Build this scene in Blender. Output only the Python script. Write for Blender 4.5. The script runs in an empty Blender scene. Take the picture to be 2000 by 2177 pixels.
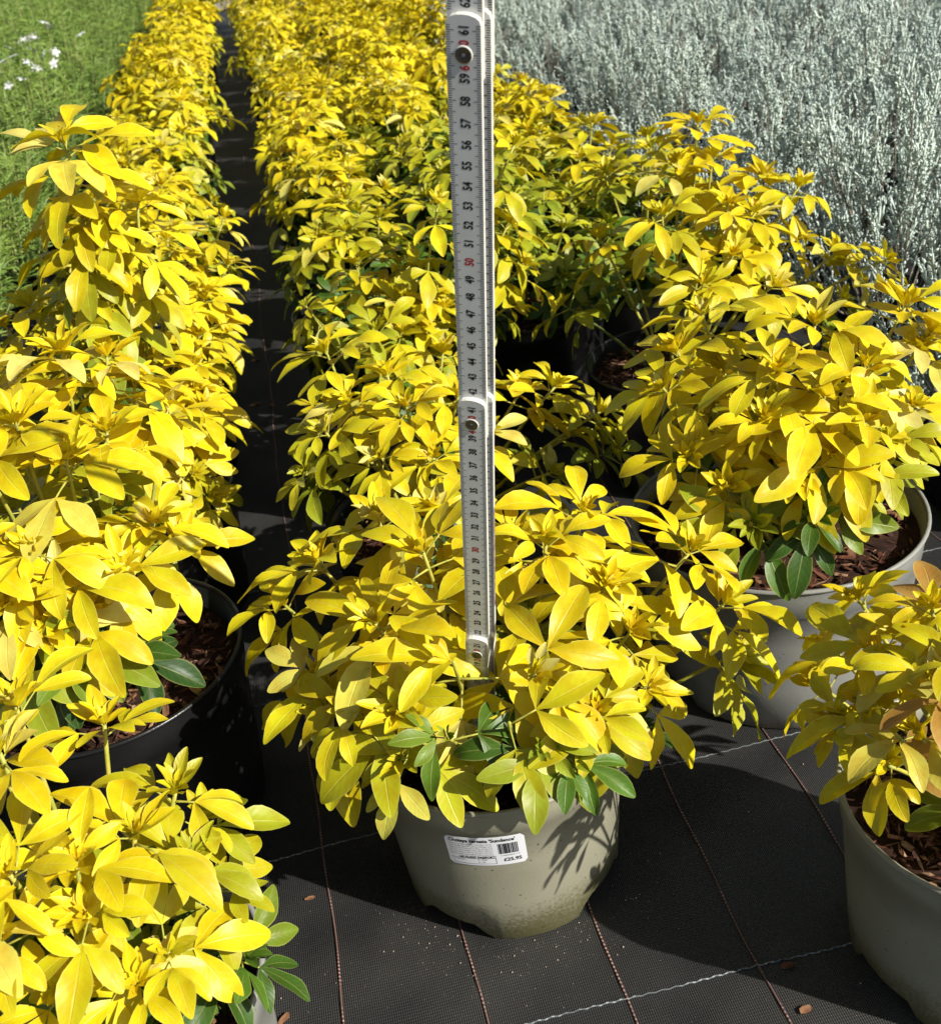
import bpy, math, random
import numpy as np
from mathutils import Matrix, Vector

# ------------------------------------------------------------------ camera, sky, sun, exposure
SC = bpy.context.scene
COL = SC.collection
F_PX, PITCH, ROLL, CAM_H = 2374.46, 0.534, -0.149, 70.799      # pixels of the 2000 px wide photo, radians, cm
PW, PH = 2000.0, 2177.0
_c, _s = math.cos(PITCH), math.sin(PITCH)
_cr, _sr = math.cos(ROLL), math.sin(ROLL)
CAM_R = np.array([[_cr, -_sr, 0], [_sr, _cr, 0], [0, 0, 1]]) @ np.array([[1, 0, 0], [0, -_s, -_c], [0, _c, -_s]])  # right, down, forward
CAM_P = np.array([0, 0, CAM_H])
cam_d = bpy.data.cameras.new('camera')
cam = bpy.data.objects.new('camera', cam_d); COL.objects.link(cam)
cam_d.sensor_fit = 'HORIZONTAL'; cam_d.sensor_width = 36.0; cam_d.lens = 36.0 * F_PX / PW
cam_d.clip_start = 0.02; cam_d.clip_end = 200.0
r, d, f = CAM_R
cam.matrix_world = Matrix(((r[0], -d[0], -f[0], 0), (r[1], -d[1], -f[1], 0), (r[2], -d[2], -f[2], CAM_H * .01), (0, 0, 0, 1)))
cam_d.dof.use_dof = True; cam_d.dof.focus_distance = 0.74; cam_d.dof.aperture_fstop = 22.0
SC.camera = cam

SUN_EL = math.radians(35.0)
SUN_H = Vector((0.83, -0.56, 0)).normalized()
SUN_DIR = Vector((SUN_H.x * math.cos(SUN_EL), SUN_H.y * math.cos(SUN_EL), math.sin(SUN_EL)))
world = bpy.data.worlds.new('World'); SC.world = world; world.use_nodes = True
wn = world.node_tree.nodes; wl = world.node_tree.links
sky = wn.new('ShaderNodeTexSky'); sky.sky_type = 'NISHITA'; sky.sun_disc = False
sky.sun_elevation = SUN_EL; sky.sun_rotation = math.atan2(SUN_H.x, SUN_H.y); sky.air_density = 1.0; sky.dust_density = 1.5
bg = wn['Background']; bg.inputs['Strength'].default_value = 0.06
wl.new(sky.outputs[0], bg.inputs['Color'])
sun_d = bpy.data.lights.new('sun', 'SUN'); sun_d.energy = 5.0; sun_d.angle = math.radians(0.5); sun_d.color = (1.0, 0.97, 0.90)
sun = bpy.data.objects.new('sun', sun_d); COL.objects.link(sun)
sun.rotation_euler = (-SUN_DIR).to_track_quat('-Z', 'Y').to_euler()
vs = SC.view_settings
SC.display_settings.display_device = 'sRGB'
vs.view_transform = 'Standard'; vs.look = 'None'; vs.gamma = 1.0; vs.use_curve_mapping = False; vs.exposure = 0.36
SC.cycles.use_denoising = True
SC.cycles.max_bounces = 8; SC.cycles.transmission_bounces = 6; SC.cycles.diffuse_bounces = 4
SC.cycles.sample_clamp_indirect = 6.0

rng = random.Random(11)
U = rng.uniform

# ------------------------------------------------------------------ geometry helpers (centimetres in, metres out)
def rowpt(v, u):                      # the rows of pots run a little to the left of the camera's heading
    return (.992 * v - .124 * u, .124 * v + .992 * u)
ROW_ANG = math.atan2(.124, .992)

def ray(px, py):                      # pixel of the 1848 px wide view -> direction
    x, y = px * PW / 1848.0, py * PW / 1848.0
    return np.array([(x - PW / 2) / F_PX, (y - PH / 2) / F_PX, 1.0]) @ CAM_R
def at_y(px, py, Y):
    d = ray(px, py); return CAM_P + d * (Y / d[1])
def at_z(px, py, z):
    d = ray(px, py); return CAM_P + d * ((z - CAM_H) / d[2])

class MB:
    def __init__(s): s.v = []; s.f = []; s.m = []; s.uv = []
    def add(s, verts, faces, mat=0, uvs=None):
        o = len(s.v); s.v.extend([tuple(p) for p in verts])
        for q in faces:
            s.f.append(tuple(i + o for i in q)); s.m.append(mat)
        s.uv.extend(uvs if uvs is not None else [(0, 0)] * len(verts))
    def mesh(s, name, mats, smooth=True, scale=.01):
        me = bpy.data.meshes.new(name)
        me.from_pydata([(a * scale, b * scale, c * scale) for a, b, c in s.v], [], s.f)
        for m in mats: me.materials.append(m)
        me.polygons.foreach_set('material_index', s.m)
        me.polygons.foreach_set('use_smooth', [smooth] * len(s.f))
        ul = me.uv_layers.new(name='UVMap')
        li = np.empty(len(me.loops), dtype=np.int32); me.loops.foreach_get('vertex_index', li)
        ul.data.foreach_set('uv', np.array(s.uv, dtype=np.float32)[li].ravel())
        me.update(); return me

def link(name, me, parent=None, mat=None):
    o = bpy.data.objects.new(name, me); COL.objects.link(o)
    if parent is not None: o.parent = parent
    if mat is not None: o.matrix_basis = mat
    return o
def tag(o, label=None, cat=None, group=None, kind=None):
    if label: o['label'] = label
    if cat: o['category'] = cat
    if group: o['group'] = group
    if kind: o['kind'] = kind
    return o
def empty(name, loc):
    o = bpy.data.objects.new(name, None); COL.objects.link(o); o.empty_display_size = .03
    o.location = [c * .01 for c in loc]; return o

def tube(mb, pts, radii, n=6, mat=0, cap=True):
    pts = [np.array(p, float) for p in pts]; rings = []
    verts = []; faces = []; uvs = []
    L = 0.0
    for i, p in enumerate(pts):
        t = pts[min(i + 1, len(pts) - 1)] - pts[max(i - 1, 0)]
        t = t / (np.linalg.norm(t) + 1e-9)
        a = np.cross(t, [0, 0, 1.0]) if abs(t[2]) < .95 else np.cross(t, [0, 1.0, 0])
        a /= np.linalg.norm(a); b = np.cross(t, a)
        if i: L += np.linalg.norm(p - pts[i - 1])
        for k in range(n):
            w = 2 * math.pi * k / n
            verts.append(p + radii[i] * (math.cos(w) * a + math.sin(w) * b)); uvs.append((L, k / n))
    for i in range(len(pts) - 1):
        for k in range(n):
            faces.append((i * n + k, i * n + (k + 1) % n, (i + 1) * n + (k + 1) % n, (i + 1) * n + k))
    if cap:
        faces.append(tuple(range(n))[::-1]); faces.append(tuple(range((len(pts) - 1) * n, len(pts) * n)))
    mb.add(verts, faces, mat, uvs)

def lathe(mb, prof, n=64, mat=0, zfun=None):
    verts = []; faces = []; uvs = []
    for j, (rr, z) in enumerate(prof):
        for k in range(n):
            w = 2 * math.pi * k / n
            zz = z if zfun is None else zfun(j, w, z)
            verts.append((rr * math.cos(w), rr * math.sin(w), zz)); uvs.append((k / n, zz))
    for j in range(len(prof) - 1):
        for k in range(n):
            faces.append((j * n + k, j * n + (k + 1) % n, (j + 1) * n + (k + 1) % n, (j + 1) * n + k))
    mb.add(verts, faces, mat, uvs)

_txt = {}
def text_tris(body, offset=0.0):
    key = (body, offset)
    if key not in _txt:
        cu = bpy.data.curves.new('t', 'FONT'); cu.body = body; cu.size = 1.0; cu.resolution_u = 3; cu.offset = offset
        ob = bpy.data.objects.new('t', cu); COL.objects.link(ob)
        bpy.context.view_layer.update()
        ev = ob.evaluated_get(bpy.context.evaluated_depsgraph_get()); me = ev.to_mesh()
        v = np.array([tuple(q.co) for q in me.vertices]) if len(me.vertices) else np.zeros((0, 3))
        fs = [tuple(q.vertices) for q in me.polygons]
        ev.to_mesh_clear(); bpy.data.objects.remove(ob); bpy.data.curves.remove(cu)
        _txt[key] = (v, fs)
    return _txt[key]

for _n in range(1, 82):
    for _t in ([str(_n)] if _n % 20 else list(str(_n))): text_tris(_t, .032)

# ------------------------------------------------------------------ materials
def mat(name):
    m = bpy.data.materials.new(name); m.use_nodes = True
    nt = m.node_tree; return m, nt.nodes, nt.links, nt.nodes['Principled BSDF']
def N(nodes, typ, **kw):
    n = nodes.new(typ)
    for k, v in kw.items():
        if k in n.inputs: n.inputs[k].default_value = v
        else: setattr(n, k, v)
    return n
def ramp(nodes, links, src, stops):
    n = nodes.new('ShaderNodeValToRGB'); e = n.color_ramp.elements
    while len(e) < len(stops): e.new(.5)
    for i, (p, c) in enumerate(stops):
        e[i].position = p; e[i].color = c if len(c) == 4 else (*c, 1)
    links.new(src, n.inputs[0]); return n.outputs[0]
def mixc(nodes, links, fac, a, b, mode='MIX'):
    n = nodes.new('ShaderNodeMix'); n.data_type = 'RGBA'; n.blend_type = mode
    for sock, val in ((n.inputs[0], fac), (n.inputs[6], a), (n.inputs[7], b)):
        if hasattr(val, 'is_output'): links.new(val, sock)
        else: sock.default_value = val if not isinstance(val, tuple) or len(val) == 4 else (*val, 1)
    return n.outputs[2]
def math_n(nodes, links, op, a, b=None, clamp=False):
    n = nodes.new('ShaderNodeMath'); n.operation = op; n.use_clamp = clamp
    for sock, val in ((n.inputs[0], a), (n.inputs[1], b)):
        if val is None: continue
        if hasattr(val, 'is_output'): links.new(val, sock)
        else: sock.default_value = val
    return n.outputs[0]

def leaf_material(name, attr):
    m, n, l, p = mat(name)
    if attr:
        a = N(n, 'ShaderNodeAttribute', attribute_name='tint'); base = a.outputs['Color']
    oi = n.new('ShaderNodeObjectInfo')
    if not attr: base = oi.outputs['Color']
    uv = n.new('ShaderNodeUVMap'); sp = n.new('ShaderNodeSeparateXYZ'); l.new(uv.outputs[0], sp.inputs[0])
    t = math_n(n, l, 'ABSOLUTE', sp.outputs[1])
    geo = n.new('ShaderNodeNewGeometry')
    no = N(n, 'ShaderNodeTexNoise', Scale=95.0, Detail=3.0); l.new(geo.outputs['Position'], no.inputs['Vector'])
    mot = ramp(n, l, no.outputs[0], [(.38, (0, 0, 0)), (.66, (1, 1, 1))])
    warm = mixc(n, l, 1.0, base, (.93, .80, .60), 'MULTIPLY')
    c1 = mixc(n, l, mot, base, warm)
    # side veins: light lines that run from the midrib towards the margin
    w = math_n(n, l, 'ADD', math_n(n, l, 'MULTIPLY', sp.outputs[0], 52.0), math_n(n, l, 'MULTIPLY', t, -11.0))
    sv = math_n(n, l, 'SINE', w)
    vein = math_n(n, l, 'MULTIPLY', math_n(n, l, 'SUBTRACT', sv, .80, True), .35)
    rib = math_n(n, l, 'SUBTRACT', 1.0, math_n(n, l, 'MULTIPLY', t, 13.0), True)
    marg = math_n(n, l, 'MULTIPLY', math_n(n, l, 'SUBTRACT', t, .86, True), 4.5)
    pale = mixc(n, l, .45, base, (.93, .86, .30))
    k = math_n(n, l, 'MAXIMUM', math_n(n, l, 'MAXIMUM', math_n(n, l, 'MULTIPLY', rib, .42), vein), math_n(n, l, 'MULTIPLY', marg, .8), True)
    c2 = mixc(n, l, k, c1, pale)
    br = math_n(n, l, 'ADD', math_n(n, l, 'MULTIPLY', oi.outputs['Random'], .22), .89)
    hs = N(n, 'ShaderNodeHueSaturation'); l.new(c2, hs.inputs['Color']); l.new(br, hs.inputs['Value'])
    col = hs.outputs[0]
    l.new(col, p.inputs['Base Color']); p.inputs['Roughness'].default_value = .43; p.inputs['Specular IOR Level'].default_value = .38
    bmp = N(n, 'ShaderNodeBump', Strength=.35, Distance=.0008)
    hh = math_n(n, l, 'ADD', math_n(n, l, 'MULTIPLY', rib, -1.0), math_n(n, l, 'ADD', math_n(n, l, 'MULTIPLY', sv, -.06), math_n(n, l, 'MULTIPLY', no.outputs[0], .9)))
    l.new(hh, bmp.inputs['Height']); l.new(bmp.outputs[0], p.inputs['Normal'])
    tr = n.new('ShaderNodeBsdfTranslucent')
    tc = mixc(n, l, 1.0, col, (1.0, .93, .35), 'MULTIPLY'); l.new(tc, tr.inputs['Color'])
    mx = n.new('ShaderNodeMixShader'); mx.inputs[0].default_value = .24
    l.new(p.outputs[0], mx.inputs[1]); l.new(tr.outputs[0], mx.inputs[2])
    l.new(mx.outputs[0], n['Material Output'].inputs[0])
    return m
M_LEAF = leaf_material('golden_leaf', False)
M_LEAFA = leaf_material('golden_leaf_far', True)

def simple(name, col, rough=.5, spec=.5, metal=0.0, noise=None, bump=None):
    m, n, l, p = mat(name)
    p.inputs['Base Color'].default_value = (*col, 1); p.inputs['Roughness'].default_value = rough
    p.inputs['Specular IOR Level'].default_value = spec; p.inputs['Metallic'].default_value = metal
    tc = n.new('ShaderNodeTexCoord')
    if noise:
        sc, col2 = noise
        no = N(n, 'ShaderNodeTexNoise', Scale=sc, Detail=4.0); l.new(tc.outputs['Object'], no.inputs['Vector'])
        rf = ramp(n, l, no.outputs[0], [(.35, (0, 0, 0)), (.65, (1, 1, 1))])
        l.new(mixc(n, l, rf, col, col2), p.inputs['Base Color'])
        if bump:
            b = N(n, 'ShaderNodeBump', Strength=bump, Distance=.002); l.new(no.outputs[0], b.inputs['Height']); l.new(b.outputs[0], p.inputs['Normal'])
    return m

def pot_material(name, col, rough, dirt, dirt_h):
    m, n, l, p = mat(name)
    tc = n.new('ShaderNodeTexCoord'); sp = n.new('ShaderNodeSeparateXYZ'); l.new(tc.outputs['Object'], sp.inputs[0])
    no = N(n, 'ShaderNodeTexNoise', Scale=22.0, Detail=5.0); l.new(tc.outputs['Object'], no.inputs['Vector'])
    fine = N(n, 'ShaderNodeTexNoise', Scale=420.0, Detail=2.0); l.new(tc.outputs['Object'], fine.inputs['Vector'])
    big = mixc(n, l, ramp(n, l, no.outputs[0], [(.3, (0, 0, 0)), (.7, (1, 1, 1))]), col, tuple(c * .86 for c in col))
    hz = math_n(n, l, 'SUBTRACT', 1.0, math_n(n, l, 'DIVIDE', sp.outputs[2], dirt_h), True)       # splashed soil and algae near the foot
    k = math_n(n, l, 'ADD', math_n(n, l, 'MULTIPLY', hz, 1.0), math_n(n, l, 'MULTIPLY', no.outputs[0], .5))
    k2 = math_n(n, l, 'ADD', k, math_n(n, l, 'MULTIPLY', fine.outputs[0], .9))
    kk = ramp(n, l, k2, [(.98, (0, 0, 0)), (1.0, (0, 0, 0))])
    kr = n.new('ShaderNodeMapRange'); kr.inputs['From Min'].default_value = 1.18; kr.inputs['From Max'].default_value = 1.55
    l.new(k2, kr.inputs['Value'])
    c = mixc(n, l, math_n(n, l, 'MULTIPLY', kr.outputs[0], .85), big, dirt)
    vo = N(n, 'ShaderNodeTexVoronoi', Scale=120.0); l.new(tc.outputs['Object'], vo.inputs['Vector'])
    spk = math_n(n, l, 'LESS_THAN', vo.outputs['Distance'], .13)
    spk2 = math_n(n, l, 'MULTIPLY', spk, math_n(n, l, 'GREATER_THAN', fine.outputs[0], .54))
    c = mixc(n, l, math_n(n, l, 'MULTIPLY', spk2, .75), c, tuple(d_ * .45 for d_ in dirt))
    l.new(c, p.inputs['Base Color']); p.inputs['Roughness'].default_value = rough
    b = N(n, 'ShaderNodeBump', Strength=.12, Distance=.001); l.new(fine.outputs[0], b.inputs['Height']); l.new(b.outputs[0], p.inputs['Normal'])
    return m
M_POT_GREY = pot_material('taupe_pot_plastic', (.315, .30, .215), .36, (.13, .12, .04), .075)
M_POT_COOL = pot_material('grey_pot_plastic', (.30, .30, .27), .34, (.16, .14, .09), .03)
M_POT_BLACK = pot_material('black_pot_plastic', (.012, .012, .012), .30, (.05, .045, .03), .03)
M_COMPOST = simple('damp_compost', (.022, .011, .007), .9, .2, noise=(90, (.05, .022, .012)), bump=.8)
M_CHIP = [simple('bark_red', (.16, .055, .028), .8, .3, noise=(160, (.07, .025, .014)), bump=.5),
          simple('bark_tan', (.30, .15, .075), .8, .3, noise=(160, (.15, .065, .03)), bump=.5),
          simple('bark_dark', (.06, .025, .015), .85, .3, noise=(160, (.03, .012, .008)), bump=.5),
          simple('bark_pale', (.40, .25, .15), .8, .3, noise=(160, (.24, .13, .07)), bump=.5)]
M_STEM = simple('young_yellow_stem', (.50, .44, .07), .5, .4, noise=(120, (.34, .36, .05)))
M_STEM_G = simple('green_stem', (.14, .20, .04), .55, .4, noise=(120, (.10, .12, .03)))
M_DRY = simple('dry_leaf', (.42, .22, .08), .7, .3, noise=(120, (.28, .13, .05)), bump=.3)

# ------------------------------------------------------------------ ground: black woven weed fabric with marker threads
def gz(x, y):                          # gentle ripples of the sheet, cm
    return .10 * math.sin(x * .23 + y * .11 + .6) + .09 * math.sin(y * .35 - x * .12) + .05 * math.sin(x * .55 - y * .42 + 1.0)

def fabric_material():
    m, n, l, p = mat('woven_weed_fabric')
    tc = n.new('ShaderNodeTexCoord'); mp = n.new('ShaderNodeMapping'); mp.inputs['Rotation'].default_value = (0, 0, -ROW_ANG)
    l.new(tc.outputs['Object'], mp.inputs[0]); sp = n.new('ShaderNodeSeparateXYZ'); l.new(mp.outputs[0], sp.inputs[0])
    no = N(n, 'ShaderNodeTexNoise', Scale=7.0, Detail=4.0, Roughness=.5); l.new(tc.outputs['Object'], no.inputs['Vector'])
    fine = N(n, 'ShaderNodeTexNoise', Scale=700.0, Detail=2.0); l.new(tc.outputs['Object'], fine.inputs['Vector'])
    rib = math_n(n, l, 'SINE', math_n(n, l, 'MULTIPLY', sp.outputs[0], 2 * math.pi / .0016))
    wef = math_n(n, l, 'SINE', math_n(n, l, 'MULTIPLY', sp.outputs[1], 2 * math.pi / .0024))
    dust = ramp(n, l, no.outputs[0], [(.36, (0, 0, 0)), (.70, (1, 1, 1))])
    c = mixc(n, l, dust, (.024, .024, .024), (.062, .060, .055))
    spk = ramp(n, l, fine.outputs[0], [(.66, (0, 0, 0)), (.74, (1, 1, 1))])
    c = mixc(n, l, math_n(n, l, 'MULTIPLY', spk, .35), c, (.22, .20, .16))
    rb = math_n(n, l, 'ADD', math_n(n, l, 'MULTIPLY', rib, .32), .85)
    c = mixc(n, l, 1.0, c, rb, 'MULTIPLY')
    l.new(c, p.inputs['Base Color']); p.inputs['Roughness'].default_value = .46; p.inputs['Specular IOR Level'].default_value = .45
    h = math_n(n, l, 'ADD', rib, math_n(n, l, 'ADD', math_n(n, l, 'MULTIPLY', wef, .28), math_n(n, l, 'MULTIPLY', fine.outputs[0], .8)))
    b = N(n, 'ShaderNodeBump', Strength=.55, Distance=.0006); l.new(h, b.inputs['Height'])
    b2 = N(n, 'ShaderNodeBump', Strength=.25, Distance=.012); l.new(no.outputs[0], b2.inputs['Height'])
    l.new(b.outputs[0], b2.inputs['Normal']); l.new(b2.outputs[0], p.inputs['Normal'])
    return m
mb = MB()
xs = sorted(set([-6000, -2500, -1000, -500] + [i * 3.0 - 120 for i in range(81)] + [300, 600, 1200, 3000, 6000]))
ys = sorted(set([-3000, -800, -200, -60] + [i * 3.0 for i in range(80)] + [280, 340, 420, 520, 640, 800, 1200, 2500, 6000]))
vv = [(x, y, gz(x, y)) for y in ys for x in xs]; nx = len(xs)
mb.add(vv, [(j * nx + i, j * nx + i + 1, (j + 1) * nx + i + 1, (j + 1) * nx + i) for j in range(len(ys) - 1) for i in range(nx - 1)])
ground = link('ground', mb.mesh('ground', [fabric_material()])); tag(ground, 'black woven weed fabric laid over the nursery ground', kind='structure')

def thread_material(name, ca, cb, per):
    m, n, l, p = mat(name)
    uv = n.new('ShaderNodeUVMap'); sp = n.new('ShaderNodeSeparateXYZ'); l.new(uv.outputs[0], sp.inputs[0])
    s_ = math_n(n, l, 'SINE', math_n(n, l, 'MULTIPLY', sp.outputs[0], 2 * math.pi / per))
    no = N(n, 'ShaderNodeTexNoise', Scale=30.0, Detail=3.0); tc = n.new('ShaderNodeTexCoord'); l.new(tc.outputs['Object'], no.inputs['Vector'])
    c = mixc(n, l, ramp(n, l, s_, [(.1, (0, 0, 0)), (.4, (1, 1, 1))]), ca, cb)
    c = mixc(n, l, ramp(n, l, no.outputs[0], [(.40, (0, 0, 0)), (.56, (1, 1, 1))]), c, tuple(q * .30 for q in cb))
    l.new(c, p.inputs['Base Color']); p.inputs['Roughness'].default_value = .6
    return m
M_TH_RED = thread_material('red_marker_thread', (.07, .045, .04), (.52, .29, .24), .34)
M_TH_WHITE = thread_material('white_marker_thread', (.14, .155, .155), (.34, .37, .37), .5)
def thread(a, b, m, wid, wav):
    a = np.array(a, float); b = np.array(b, float); L = np.linalg.norm(b - a); n_ = int(L / (.5 if wav > .04 else 1.0)) + 2
    pts = []; nrm = np.array([-(b - a)[1], (b - a)[0]]) / L
    ph = U(0, 6)
    for i in range(n_):
        t = i / (n_ - 1); q = a + (b - a) * t + nrm * (.22 * math.sin(t * L * .11 + ph) + .07 * math.sin(t * L * .43 + ph * 2) + (wav * (1 if i % 2 else -1)))
        pts.append((q[0], q[1], gz(q[0], q[1]) + .035))
    t_ = MB(); tube(t_, pts, [wid] * n_, 5, cap=False)
    link('thread', t_.mesh('thread', [m]), ground)
for k in range(-6, 9):                 # along the rows, 10 cm apart
    v = -8.45 + 10.0 * k + .35
    thread(rowpt(v, 25), rowpt(v, 420), M_TH_RED, .085, .0)
for k in range(0, 4):                  # across the rows
    u = 48.6 + 21.0 * k
    thread(rowpt(-70, u), rowpt(75, u), M_TH_WHITE, .065, .05)
mb = MB()                              # pale trodden path where the alley ends
a = [rowpt(-300, 800), rowpt(300, 800), rowpt(300, 1500), rowpt(-300, 1500)]
mb.add([(x, y, .9) for x, y in a], [(0, 1, 2, 3)])
tag(link('path', mb.mesh('path', [simple('gravel_path', (.34, .30, .25), .9, .2, noise=(25, (.25, .22, .18)), bump=.6)])), 'pale gravel path beyond the plant beds', kind='structure')

# ------------------------------------------------------------------ trifoliate leaves
PROF = [(0, .05), (.08, .17), (.20, .44), (.34, .76), (.47, .96), (.58, 1.0), (.70, .90), (.81, .70), (.91, .43), (.97, .24), (1.0, .06)]
def leaflet(mb, base, yaw, pitch, L, W, arch, fold, wave, rr, st=PROF, nv=4, twist=0.0, curl=0.0):
    n = len(st); verts = []; uvs = []; faces = []
    x = z = 0.0; ps = 0.0
    cy, sy = math.cos(yaw), math.sin(yaw)
    ph = rr.uniform(0, 6.28); sk = rr.uniform(-.12, .12)
    for i, (s, w) in enumerate(st):
        ang = pitch - arch * s - (curl * max(0, s - .7) * 3)
        ds = (s - ps) * L; ps = s
        x += ds * math.cos(ang); z += ds * math.sin(ang)
        for j in range(nv + 1):
            t = -1 + 2 * j / nv
            ww = W * .5 * w * (1 + .05 * math.sin(s * 9 + ph + (2 if t < 0 else 0)))
            yy = t * ww; zz = abs(t) ** 1.3 * ww * fold + wave * W * abs(t) * math.sin(s * 8.5 + ph + (1.9 if t < 0 else 0)) * (w ** .5)
            a = twist * s; yy, zz = yy * math.cos(a) - zz * math.sin(a), yy * math.sin(a) + zz * math.cos(a)
            lx = x - math.sin(ang) * zz; lz = z + math.cos(ang) * zz; ly = yy + sk * L * s * s
            verts.append((base[0] + lx * cy - ly * sy, base[1] + lx * sy + ly * cy, base[2] + lz)); uvs.append((s, t))
    for i in range(n - 1):
        for j in range(nv):
            q = i * (nv + 1) + j; faces.append((q, q + nv + 1, q + nv + 2, q + 1))
    mb.add(verts, faces, 0, uvs)

def make_leaf(rr, kind, low=False):
    mb = MB(); st = PROF if not low else [PROF[i] for i in (0, 2, 4, 6, 8, 10)]; nv = 4 if not low else 2
    if kind == 'young':
        Lp = rr.uniform(.3, .6); droop = 0; L = rr.uniform(3.2, 3.8); W = L * rr.uniform(.30, .36)
        pit = .1; arch = rr.uniform(.0, .35); fold = .55; spread = rr.uniform(.35, .55)
    else:
        Lp = rr.uniform(1.1, 2.0); L = rr.uniform(3.7, 5.0); W = L * rr.uniform(.34, .41)
        pit = rr.uniform(-.15, .15); arch = rr.uniform(.45, 1.15); fold = rr.uniform(.12, .42); spread = rr.uniform(.85, 1.15)
    sag = rr.uniform(-.1, .05)
    pp = [(Lp * t, 0, sag * Lp * t * t) for t in (0, .35, .7, 1.0)]
    if not low: tube(mb, pp, [.085, .07, .06, .055], 5, 1)
    else: tube(mb, pp[::3], [.09, .07], 3, 1)
    e = pp[-1]
    leaflet(mb, e, rr.uniform(-.1, .1), pit, L, W, arch, fold, rr.uniform(.02, .09), rr, st, nv, rr.uniform(-.35, .35), rr.uniform(0, .5) if rr.random() < .35 else 0)
    for sgn in (-1, 1):
        k = rr.uniform(.72, .92)
        leaflet(mb, e, sgn * spread * rr.uniform(.85, 1.15), pit + rr.uniform(-.15, .12), L * k, W * k * 1.03, arch * rr.uniform(.6, 1.2), fold, rr.uniform(.02, .09), rr, st, nv, sgn * rr.uniform(0, .5))
    return mb
lr = random.Random(5)
LEAF = {}; LEAFMB = {}
for kind, cnt in (('young', 6), ('mature', 18)):
    LEAFMB[kind] = [make_leaf(lr, kind) for _ in range(cnt)]
    LEAF[kind] = [q.mesh('leaf_' + kind, [M_LEAF, M_STEM]) for q in LEAFMB[kind]]
LOWLEAF = {k: [make_leaf(lr, k, True) for _ in range(6)] for k in ('young', 'mature')}

YEL = np.array((.79, .635, .006)); YEL2 = np.array((.71, .655, .010)); LIME = np.array((.40, .44, .015)); GRN = np.array((.085, .19, .018)); DRK = np.array((.030, .085, .014)); PALE = np.array((.80, .76, .26))
def tint(g, rr):
    """g = 0 fully golden ... 1 deep green: older leaves low on the shrub are green"""
    y = YEL + (YEL2 - YEL) * rr.random()
    if rr.random() < .075: y = y + (PALE - y) * rr.uniform(.3, .8)
    g = min(1.0, max(0.0, g))
    if g < .45: c = y + (LIME - y) * (g / .45)
    elif g < .75: c = LIME + (GRN - LIME) * ((g - .45) / .3)
    else: c = GRN + (DRK - GRN) * ((g - .75) / .25)
    return c * rr.uniform(.92, 1.06)

def frame(axis):
    a = np.array(axis, float); a /= np.linalg.norm(a)
    h = np.cross([0, 1.0, .13], a); h /= np.linalg.norm(h)
    return h, np.cross(a, h), a

NODES = [(0.0, .34, 1.25), (.12, .52, 1.0), (.35, .74, .72), (.75, .92, .42), (1.5, 1.0, .14), (2.9, 1.0, -.08), (4.6, .98, -.2), (6.6, .95, -.28), (8.8, .9, -.3), (11.2, .85, -.3)]
def shoot(tip, base, zs, ztop, rr, nn, size, green, spacing=1.0, droop=.0, upright=0.0, gs=(.40, 1.5)):
    """returns stem points and leaves (position, matrix 3x3, kind, scale, tint)"""
    tip = np.array(tip, float); base = np.array(base, float)
    ctrl = np.array([base[0] * .45 + tip[0] * .55, base[1] * .45 + tip[1] * .55, base[2] + (tip[2] - base[2]) * .55])
    ctrl[2] += .12 * math.hypot(*(tip - base)[:2])
    P = lambda t: (1 - t) ** 2 * base + 2 * t * (1 - t) * ctrl + t * t * tip
    ts = np.linspace(0, 1, 10); pts = [P(t) for t in ts]
    seg = np.cumsum([0] + [np.linalg.norm(pts[i + 1] - pts[i]) for i in range(9)])
    tot = seg[-1]; leaves = []; roll = rr.uniform(0, 6.28)
    for i, (dist, sc, el) in enumerate(NODES[:nn] if nn <= len(NODES) else NODES + [(11.2 + 2.4 * (k + 1), .85, -.3) for k in range(nn - len(NODES))]):
        dist *= spacing
        if dist > tot - 1.2: break
        t = float(np.interp(tot - dist, seg, ts)); p = P(t); tg = P(min(1, t + .02)) - P(max(0, t - .02))
        up = np.array([0, 0, 1.0]); tg = tg / np.linalg.norm(tg); ax = tg * .75 + up * (.35 + upright); h, b, a = frame(ax)
        for sgn in (0, math.pi):
            if i >= 4 and rr.random() < .10: continue
            az = roll + i * (math.pi / 2) + sgn + rr.uniform(-.18, .18)
            e = el + rr.uniform(-.15, .15) - droop
            dirv = (math.cos(az) * h + math.sin(az) * b) * math.cos(e) + a * math.sin(e)
            side = np.cross(a, dirv); side /= np.linalg.norm(side) + 1e-9
            tw = rr.uniform(-.2, .2); nz = np.cross(dirv, side)
            side2 = side * math.cos(tw) + nz * math.sin(tw); nz2 = np.cross(dirv, side2)
            s = sc * size * rr.uniform(.86, 1.14)
            hgt = (p[2] - zs) / max(1.0, ztop - zs)
            g = green + max(0.0, (gs[0] - hgt)) * gs[1] + max(0, dist - 5) * .045 + rr.uniform(-.14, .14) - (.1 if i < 4 else 0)
            leaves.append((p, np.stack([dirv, side2, nz2], 1) * s, 'young' if i < 2 or (i == 2 and rr.random() < .5) else 'mature', tint(g, rr)))
    return pts, leaves

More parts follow.
